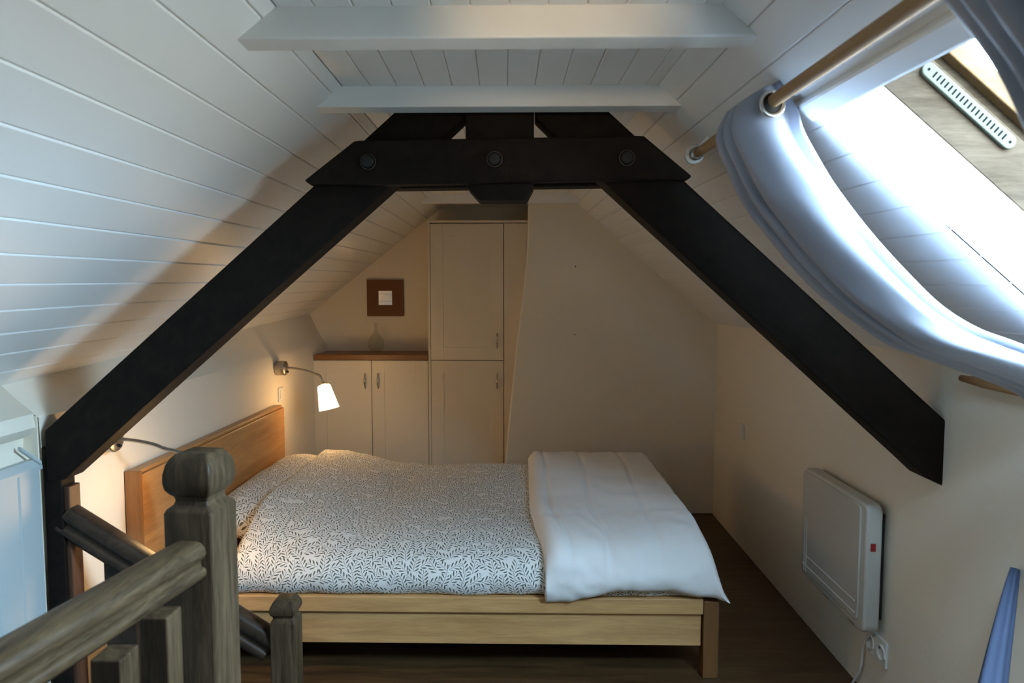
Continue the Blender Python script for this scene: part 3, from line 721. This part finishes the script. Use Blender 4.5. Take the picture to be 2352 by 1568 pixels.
# ------------------------------------------------------------------ wall lamps
def wall_lamp(px, py, label, shade_off, dr, watt=1.0, cone=135):
    base = atX(px, py, XL+0.028); b0 = Vector((XL, base.y, base.z))
    t = empty('wall_lamp', b0, label, 'lamp')
    fm = frame_to(b0, Vector((1, 0, 0)))
    lathe('mount', M['nickel'], [(0.040, 0.001), (0.042, 0.004), (0.042, 0.050), (0.039, 0.056), (0.012, 0.058)], fm, t)
    lathe('switch', M['iron'], [(0.005, 0.0), (0.005, 0.016), (0.003, 0.018)], frame_to(b0+Vector((0.054, 0, -0.018)), Vector((1, 0, -0.3))), t, n=12)
    e = b0 + Vector(shade_off); dr = Vector(dr).normalized()
    arm = [b0+Vector((0.05, 0, 0.004)), b0+Vector((0.12, 0, -0.004)), b0+Vector((0.18, 0, -0.016)), b0+Vector((0.215, 0, -0.030)), e - dr*0.035 + Vector((-0.012, 0, 0.016)), e - dr*0.0]
    arm = [Vector(catmull([tuple(a) for a in arm], k/24)) for k in range(25)]
    tube('arm', M['nickel'], arm, 0.0062, t, 10)
    fs = frame_to(e, dr)
    lathe('shade', M['shade'], [(0.010, -0.004), (0.028, -0.002), (0.036, 0.006), (0.0575, 0.140), (0.0545, 0.140), (0.033, 0.010), (0.010, 0.004)], fs, t)
    lathe('shade_holder', M['nickel'], [(0.008, -0.018), (0.013, -0.014), (0.013, 0.0)], fs, t, n=16)
    ld = bpy.data.lights.new('bulb', 'SPOT'); ld.energy = LAMP_WATT*10*watt; ld.color = (1.0, 0.62, 0.27); ld.spot_size = math.radians(cone); ld.spot_blend = 0.9; ld.shadow_soft_size = 0.03
    lo = bpy.data.objects.new('bulb', ld); COL.objects.link(lo); lo.parent = t; lo.matrix_parent_inverse = Matrix.Translation(-b0)
    lo.matrix_world = frame_to(e + dr*0.148, Vector((-0.8, -0.12, 0.6)))
    return t
wall_lamp(646, 845, 'lit swing-arm wall lamp with white glass shade beside the far end of the headboard', (0.272, 0, -0.098), (0.22, -0.03, -1), 1.9, 112)
wall_lamp(250, 1009, 'swing-arm wall lamp on the left wall, its shade hidden behind the stair newel', (0.296, 0, -0.100), (0.10, 0.0, -1), 0.3)

def plate(name, x, y, z, w_, h_, sgn, label, cat, rock=True):
    t = empty(name, (x, y, z), label, cat)
    a, b = (x, x+sgn*0.009) if sgn > 0 else (x+sgn*0.009, x)
    box('cover_plate', M['plastic'], a, b, y-w_/2, y+w_/2, z-h_/2, z+h_/2, t, bevel=0.003)
    if rock:
        c, d = (b, b+0.003) if sgn > 0 else (a-0.003, a)
        box('rocker', M['plastic'], c, d, y-w_*0.3, y+w_*0.3, z-h_*0.3, z+h_*0.3, t, bevel=0.001)
    return t
q = atX(643, 905, XL); plate('light_switch', XL, q.y, q.z, 0.075, 0.08, 1, 'cream light switch under the far wall lamp', 'switch')
q = atX(1706, 990, XR); plate('light_switch', XR, q.y, q.z, 0.07, 0.08, -1, 'small white switch plate alone on the right wall', 'switch')

# ------------------------------------------------------------------ radiator, double socket, cable on the right wall
XH = XR-0.075
c1, c2, c3 = atX(1846, 1076, XH), atX(1990, 1152, XH), atX(1982, 1458, XH)
hy0, hy1, hz0_, hz1_ = c2.y-0.01, c1.y, c3.z, (c1.z+c2.z)/2
ht = empty('panel_heater', (XR, (hy0+hy1)/2, hz0_), 'off-white electric panel heater fixed low on the right wall', 'heater')
def rrect(y0, y1, z0, z1, r, n=6):
    out = []
    for cy, cz_, a0 in ((y1-r, z1-r, 0), (y0+r, z1-r, PI/2), (y0+r, z0+r, PI), (y1-r, z0+r, 1.5*PI)):
        for k in range(n+1): out.append((cy+r*math.cos(a0+PI/2*k/n), cz_+r*math.sin(a0+PI/2*k/n)))
    return out
bm = bmesh.new(); addprism(bm, rrect(hy0, hy1, hz0_, hz1_, 0.03), XH, XR-0.022, 'x')
autosmooth(finish('body', bm, M['heater'], ht, bevel=0.008, seg=3))
box('wall_bracket', M['dark'], XR-0.023, XR, hy0+0.03, hy1-0.03, hz0_+0.04, hz1_-0.04, ht)
bm = bmesh.new(); addprism(bm, rrect(hy0+0.035, hy1-0.012, hz0_+0.03, hz1_-0.012, 0.02), XH-0.006, XH+0.002, 'x')
autosmooth(finish('front_panel', bm, M['heater'], ht, bevel=0.003))
for zz in (hz0_+0.095, hz0_+0.055):
    box('trim_line', M['plastic'], XH-0.0085, XH-0.005, hy0+0.05, hy1-0.03, zz-0.0012, zz+0.0012, ht)
for yy in (hy1-0.045, hy1-0.065):
    box('trim_line', M['plastic'], XH-0.0085, XH-0.005, yy-0.0012, yy+0.0012, hz0_+0.03, hz0_+0.25, ht)
for k in range(2):
    box('air_slot', M['dark'], XH+0.004, XH+0.03, hy0+0.07+0.2*k, hy0+0.12+0.2*k, hz0_-0.0008, hz0_+0.002, ht)
q = atX(1986, 1249, XH+0.01); box('power_switch', M['red'], XH+0.014, XH+0.03, hy0-0.004, hy0+0.006, q.z-0.013, q.z+0.013, ht, bevel=0.001)
q = atX(2015, 1486, XR)
sy0, sy1 = atX(1996, 1460, XR).y, atX(2040, 1500, XR).y
so = plate('double_socket', XR, (sy0+sy1)/2, q.z+0.005, abs(sy0-sy1)+0.005, 0.09, -1, 'white double wall socket just below and right of the heater', 'socket', rock=False)
for k in (-1, 1):
    yc = (sy0+sy1)/2 + k*0.036
    lathe('outlet', M['plastic'], [(0.026, -0.003), (0.026, 0.004), (0.0225, 0.004), (0.021, 0.0012)], frame_to(Vector((XR-0.009, yc, q.z+0.004)), Vector((-1, 0, 0))), so, n=24)
    ho = box('pin_hole', M['dark'], XR-0.0108, XR-0.0098, yc+0.006, yc+0.013, q.z+0.013, q.z+0.018, so)
pts = [Vector((XR-0.03, hy0+0.02, hz0_+0.01)), atX(1984, 1480, XR-0.012), atX(1977, 1530, XR-0.012), atX(1962, 1562, XR-0.014), atX(1935, 1600, XR-0.03)]
pts = [Vector(catmull([tuple(a) for a in pts], k/20)) for k in range(21)]
tag(tube('power_cable', M['plastic'], pts, 0.0042, None, 8), 'thin white cable hanging from the heater to the floor', 'cable')

# ------------------------------------------------------------------ railing
def squareloft(bm, cx, cy, rows, rnd=0.12):
    rings = []
    for z, h in rows:
        r = h*rnd; ring = []
        for sx, sy, a0 in ((1, 1, 0), (-1, 1, PI/2), (-1, -1, PI), (1, -1, 1.5*PI)):
            for k in range(4):
                a = a0 + PI/2*k/3
                ring.append(Vector((cx + sx*(h-r) + r*math.cos(a), cy + sy*(h-r) + r*math.sin(a), z)))
        rings.append(ring)
    loft(bm, rings)
zt = atY(435, 1047, 1.29).z
nx = (atY(378, 1250, 1.29).x + atY(494, 1250, 1.29).x)/2; nh = (atY(494, 1250, 1.29).x - atY(378, 1250, 1.29).x)/2
ny = 1.29 + nh
bm = bmesh.new()
rows = [(0.0, nh), (zt-0.117, nh), (zt-0.110, nh*0.93), (zt-0.102, nh*0.74), (zt-0.094, nh*0.68), (zt-0.086, nh*0.72), (zt-0.079, nh*0.86), (zt-0.070, nh*0.97), (zt-0.056, nh*1.02), (zt-0.040, nh*1.01), (zt-0.022, nh*0.93), (zt-0.010, nh*0.80), (zt-0.002, nh*0.66), (zt, nh*0.55)]
squareloft(bm, nx, ny, rows); bmesh.ops.rotate(bm, verts=bm.verts, cent=Vector((nx, ny, 0)), matrix=Matrix.Rotation(math.radians(-6), 3, 'Z'))
# the guard rail, newel and balusters are one fixed railing
gr = empty('landing_railing', (nx, ny, 0), 'brown wooden guard rail with a large carved newel post, nearest the camera', 'railing')
autosmooth(finish('newel_post', bm, M['rail_z'], gr), 28)
half = [(0.0, 0.040), (0.016, 0.040), (0.027, 0.036), (0.034, 0.027), (0.036, 0.017), (0.033, 0.008), (0.026, 0.002), (0.0245, -0.004), (0.026, -0.010), (0.033, -0.013), (0.036, -0.019), (0.035, -0.027), (0.028, -0.034), (0.022, -0.040)]
prof = half + [(-x, z) for x, z in half[::-1] if x > 0]
ra_, rb_ = atY(436, 1286, 1.292), atY(20, 1568, 0.90)
zc = ra_.z
rb_ = Vector((rb_.x, 0.90, zc))
dirn = (rb_-ra_).normalized(); end = ra_ + dirn*1.15
sidev = Vector((0, 0, 1)).cross(dirn).normalized()
bm = bmesh.new(); loft(bm, [[p_ + sidev*x + Vector((0, 0, z)) for x, z in prof] for p_ in (ra_, end)])
autosmooth(finish('handrail', bm, M['rail'], gr), 50)
for px_r, yb in ((421, 1.125), (320, 0.99), (200, 0.86), (90, 0.73)):
    xr2 = atY(px_r, 1500, yb+0.05).x if yb > 0.9 else (nx+nh*0.75)
    box('baluster', M['rail_z'], xr2-0.048, xr2, yb, yb+0.05, 0.0, zc-0.036, gr, bevel=0.003)
# the descending rail between the truss post and a low newel
st = empty('stair_railing', (-0.7, 2.0, 0), 'dark sloping handrail running from the truss post down to a low newel', 'railing')
sy_ = 1.96
sx0, sx1 = atY(619, 1450, sy_).x, atY(676, 1450, sy_).x; sh = (sx1-sx0)/2; scx = (sx0+sx1)/2
zs_ = atY(650, 1381, sy_).z
bm = bmesh.new()
rows = [(0.0, sh), (zs_-0.072, sh), (zs_-0.066, sh*0.93), (zs_-0.058, sh*0.80), (zs_-0.052, sh*0.82), (zs_-0.046, sh*0.97), (zs_-0.036, sh*1.04), (zs_-0.024, sh*1.0), (zs_-0.010, sh*0.82), (zs_-0.002, sh*0.66), (zs_, sh*0.55)]
squareloft(bm, scx, sy_+sh, rows)
autosmooth(finish('newel_post', bm, M['rail_z'], st), 28)
a_, b_ = atY(166, 1197, 2.0), atY(612, 1474, 2.0)
dd = (b_-a_).normalized(); upv = Vector((0, -1, 0)).cross(dd); upv = upv if upv.z > 0 else -upv
bm = bmesh.new(); loft(bm, [[p_ + Vector((0, -1, 0))*x*0.95 + upv*z*1.12 for x, z in prof] for p_ in (a_-dd*0.02, b_+dd*0.02)])
autosmooth(finish('handrail', bm, M['rail_d'], st), 50)
for px0 in (241, 345, 450):
    c = atY(px0, 1350, 1.985).x; zz = a_.z + (c+0.045-a_.x)*dd.z/dd.x - 0.03
    bm = bmesh.new(); addprism(bm, [(c, -1.0), (c+0.09, -1.0), (c+0.09, zz-0.02), (c, zz+0.02)], 1.985, 2.015)
    finish('baluster', bm, M['rail_d'], st)
box('trim_1', M['oak_y'], XL, -1.385, 2.215, 2.365, 0.36, 0.402, None, bevel=0.003)['kind'] = 'structure'

# blue cloth-wrapped pole leaning on the right wall
tip = atX(2338, 1305, XR-0.004); mid = atX(2292, 1568, 1.10)
dn = (mid-tip); foot_ = tip + dn*((tip.z-0.012)/(tip.z-mid.z))
bm = bmesh.new(); rings = []
ax = (tip-foot_).normalized(); e1 = ax.cross(Vector((0, 1, 0))).normalized(); e2 = ax.cross(e1)
for k in range(25):
    t = k/24; r = 0.010 + 0.040*(1-t)**0.8*(0.35+0.65*min(1, t*5)); c = foot_.lerp(tip, t) + Vector((-r, -r*0.3, 0))*(0.9*t)
    rings.append([c + (e1*math.cos(a) + e2*math.sin(a))*r*(1+0.13*math.sin(5*a+2*t)) for a in [2*PI*i/30 for i in range(30)]])
loft(bm, rings)
tag(finish('furled_cloth', bm, M['blue'], smooth=True), 'furled blue cloth, upright and tapering, against the right wall at lower right', 'cloth')

# out-of-frame ceiling spot of the landing, throwing its warm light up onto the nearest tie beam
ld = bpy.data.lights.new('landing_spot', 'SPOT'); ld.energy = SPOT_WATT; ld.color = (1.0, 0.70, 0.36); ld.spot_size = math.radians(42); ld.spot_blend = 1.0; ld.shadow_soft_size = 0.04
lo = bpy.data.objects.new('landing_spot', ld); COL.objects.link(lo)
tgt = Vector((0.06, 1.325, 1.93)); src = Vector((0.0, 0.55, 1.80))
lo.matrix_world = frame_to(src, src-tgt)
# daylight sampling aid: portal in the skylight opening
pd = bpy.data.lights.new('skylight_portal', 'AREA'); pd.shape = 'RECTANGLE'; pd.size = OY1-OY0; pd.size_y = OS1-OS0; pd.cycles.is_portal = True
po = bpy.data.objects.new('skylight_portal', pd); COL.objects.link(po)
cpt = rp('R', (OS0+OS1)/2, (OY0+OY1)/2, RB+0.022)
po.matrix_world = Matrix.Translation(cpt) @ Matrix((D, (-NR).cross(D), -NR)).transposed().to_4x4()
